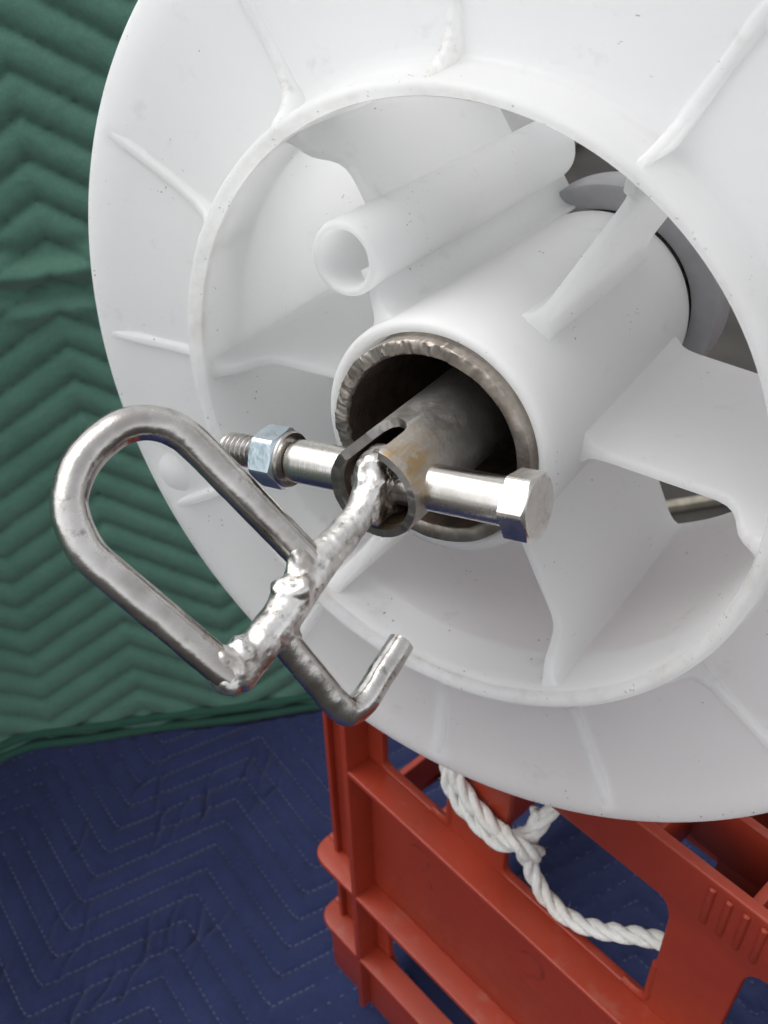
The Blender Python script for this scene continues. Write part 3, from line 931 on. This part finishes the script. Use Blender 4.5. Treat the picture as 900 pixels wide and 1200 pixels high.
def hexnut(x0, x1, af, hole, rot, ch0, ch1):
    """hexagon with turned (domed) chamfers: dense ring so the chamfer arcs are real"""
    n = 144; V, F = [], []
    def rad(a):
        b = (a - rot + math.pi / 6) % (math.pi / 3) - math.pi / 6
        return af / 2 / math.cos(b)
    rc = af / math.sqrt(3)
    t30 = math.tan(math.radians(28))
    stations = []
    ri = af / 2 * 0.955
    for k in range(n):
        a = 2 * math.pi * k / n
        r = min(rad(a), rc - 0.25)
        e = max(r - ri, 0.0) * t30
        ring = [(x0, hole), (x0, min(r, ri)), (x0 + (e if ch0 else 0), r), (x1 - (e if ch1 else 0), r), (x1, min(r, ri)), (x1, hole)]
        for x, q in ring: V.append((x, q * math.cos(a), q * math.sin(a)))
    m = 6
    for k in range(n):
        l = (k + 1) % n
        for j in range(m):
            jj = (j + 1) % m
            F.append((k * m + j, k * m + jj, l * m + jj, l * m + j))
    return V, F
obj("head", hexnut(33.2, 39.8, 15.2, 0.02, R_(48), False, True), M_BOLT, bolt, sharp=18)
nut = empty("hex_nut", BF)
tag(nut, "bluish zinc plated hexagon nut threaded on the end of the bolt", "nut")
obj("nut_body", hexnut(-41.0, -33.2, 15.0, 4.2, R_(3), True, True), M_ZINC, nut, sharp=18)
ws = [(4.3, -33.2), (7.2, -33.2), (7.5, -32.8), (7.5, -32.2), (7.2, -31.8), (4.3, -31.8)]
v, f = lathe(ws, 96)
obj("washer_face", (along_x(v), f), M_THREAD, nut, sharp=30)

# ------------------------------------------------------------------ welded wire handle, hanging on the bolt
handle = empty("crank_handle", SPF)
tag(handle, "welded steel rod handle with long loop grip and L hook, hung on the bolt", "handle")
def rough(amp, s=0.25, amp2=0.0):
    def fn(p, r, i, a):
        return r + amp * nz(p, s, 3) + amp2 * nz(p, s * 3.2, 3)
    return fn
BXn = np.array([BX.x, BX.y, 0]); BPn = np.array([-BX.y, BX.x, 0])
def rp(perp, z, b=0.0):
    return BPn * perp + BXn * b + np.array([0, 0, z])
# eye round the bolt
eye_c = rp(0.3, 24.5)
eyeg = [(6.0, -4.6), (7.3, -4.8), (8.2, -4.0), (8.5, 0), (8.2, 4.0), (7.3, 4.8), (6.0, 4.6)]
def ej(k, a, r, z):
    if 0 < k < 6: r += 0.5 * nz((math.cos(a) * 4, math.sin(a) * 4, z * .3), 1, 3)
    return r, z
v, f = lathe(eyeg, 64, ej)
ev = [tuple(BXn * (z - 2.2) + BPn * (x - 1.2) + np.array([0, 0, y + 22.5])) for x, y, z in v]
eye_geo = (ev, f)
rod_path = catmull([rp(3.0, 29), rp(0.6, 33.5), rp(-2.4, 38.5), rp(-4.3, 46), rp(-5.8, 56.7), rp(-8.7, 65.6), rp(-11.2, 74), rp(-13.2, 81), rp(-15.2, 88.5)], 10)
rr = np.interp(np.linspace(0, 1, len(rod_path)), [0, .08, .2, .35, .5, .62, .75, .9, 1], [4.6, 4.2, 3.8, 3.85, 4.6, 4.7, 4.4, 4.2, 3.8])
rod_geo = tube(rod_path, list(rr), 32, dome=0.8)
# loop grip
J1, J2 = rp(-5.6, 57.2), rp(-14.8, 88.1)
U1, U2 = np.array([-27.7, 24.0, 65.1]), np.array([-32.4, 14.7, 96.6])
def lerp(a, b, t): return a + (b - a) * t
dleg = (U1 - J1) / np.linalg.norm(U1 - J1); dleg2 = (U2 - J2) / np.linalg.norm(U2 - J2)
mid = (U1 + U2) / 2 + (dleg + dleg2) / 2 * 17.5
side = (U2 - U1)
Q1, Q2 = np.array([-24.6, 20.6, 64.4]), np.array([-26.2, 8.3, 95.2])
GRIP = [J1 + dleg * 2.0, lerp(J1, Q1, .3), lerp(J1, Q1, .62), Q1, (-27.6, 23.5, 65.6), (-30.5, 25.9, 68.0), (-33.3, 27.4, 71.8),
        (-35.2, 27.4, 76.6), (-36.2, 25.9, 82.2), (-36.1, 23.3, 87.5), (-34.7, 19.6, 92.0), (-32.7, 16.5, 94.2), (-29.9, 12.6, 95.4), Q2,
        lerp(Q2, J2, .25), lerp(Q2, J2, .5), lerp(Q2, J2, .75), J2 + (Q2 - J2) * 0.02]
grip_path = catmull(GRIP, 8)
obj("grip_loop", tube(grip_path, 3.85, 36, fn=rough(0.16, 0.12, 0.06)), M_ROD, handle, sharp=70)
# hook
H0, H1 = rp(-11.0, 74.0), np.array([18.2, -37.2, 67.0])
rd = rp(-15.2, 88.5) - rp(-5.8, 56.7); rd /= np.linalg.norm(rd)
hd = (H1 - H0) / np.linalg.norm(H1 - H0)
HK = [H0 + hd * 3, lerp(H0, H1, .35), lerp(H0, H1, .65), H1 - hd * 8, H1 - hd * 2.6 - rd * 0.9, H1 - rd * 5 - hd * 0.4, H1 - rd * 10, H1 - rd * 16, H1 - rd * 24.0]
obj("hook", tube(catmull(HK, 10), 3.35, 32, fn=rough(0.14, 0.14, 0.06), dome=0.3), M_ROD, handle, sharp=50)
# weld beads at the joints
def bead(c, rx, seed, ax=None, el=1.0):
    bm = bmesh.new(); bmesh.ops.create_icosphere(bm, subdivisions=4, radius=1.0)
    V = []
    for v in bm.verts:
        d = np.array(v.co)
        if ax is not None: d = d + ax * (d @ ax) * (el - 1)
        p = d * rx
        q = 1 + 0.30 * nz(p + seed * 7.0, 0.22, 3) + 0.10 * nz(p + seed * 3.0, 0.8, 3)
        V.append(c + p * q)
    bm.verts.index_update()
    F = [tuple(v.index for v in f.verts) for f in bm.faces]
    bm.free()
    return V, F
rdir = rp(-15.2, 88.5) - rp(-5.8, 56.7); rdir /= np.linalg.norm(rdir)
blobs = [eye_geo, rod_geo,
         bead(J1 + dleg * 2.6, 4.5, 1, dleg, 1.35), bead(J1 + rdir * 3.5 + dleg * 1.6, 3.8, 5), bead(J1 - rdir * 3.4 + dleg * 0.6, 3.7, 6),
         bead(J1 + rdir * 8, 4.9, 7, rdir, 1.7), bead(J2 + dleg2 * 2.4 - rdir * 0.6, 4.3, 2, dleg2, 1.3), bead(J2 - rdir * 5 + dleg2 * 1.6, 3.8, 8, rdir, 1.3),
         bead(J2 + rdir * 0.6, 3.2, 9), bead(H0 + hd * 3.2, 3.9, 3, hd, 1.2), bead(H0 + hd * 1.3 - rdir * 3.2, 3.6, 10, rdir, 1.2),
         bead(rp(-1.6, 35.0, 0.2), 4.1, 4), bead(rp(2.2, 31.0, -1.0), 4.6, 11), bead(rp(4.8, 28.8, -1.6), 4.6, 12), box(-4.6, 2.6, -9.0, -3.0, 22, 33, 0.8)]
ro = obj("rod", merge(*blobs), M_WELD, handle, sharp=180)
md = ro.modifiers.new("fuse", 'REMESH'); md.mode = 'VOXEL'; md.voxel_size = 0.00042; md.use_smooth_shade = True
md = ro.modifiers.new("melt", 'SMOOTH'); md.iterations = 9; md.factor = 0.5
for nm, size, st, dep in (("melt_waves", 0.0055, 0.0008, 2), ("melt_pits", 0.0018, 0.00015, 2)):
    tx = bpy.data.textures.new(nm, 'CLOUDS'); tx.noise_scale = size; tx.noise_depth = dep
    md = ro.modifiers.new(nm, 'DISPLACE'); md.texture = tx; md.strength = st; md.mid_level = 0.5; md.texture_coords = 'LOCAL'
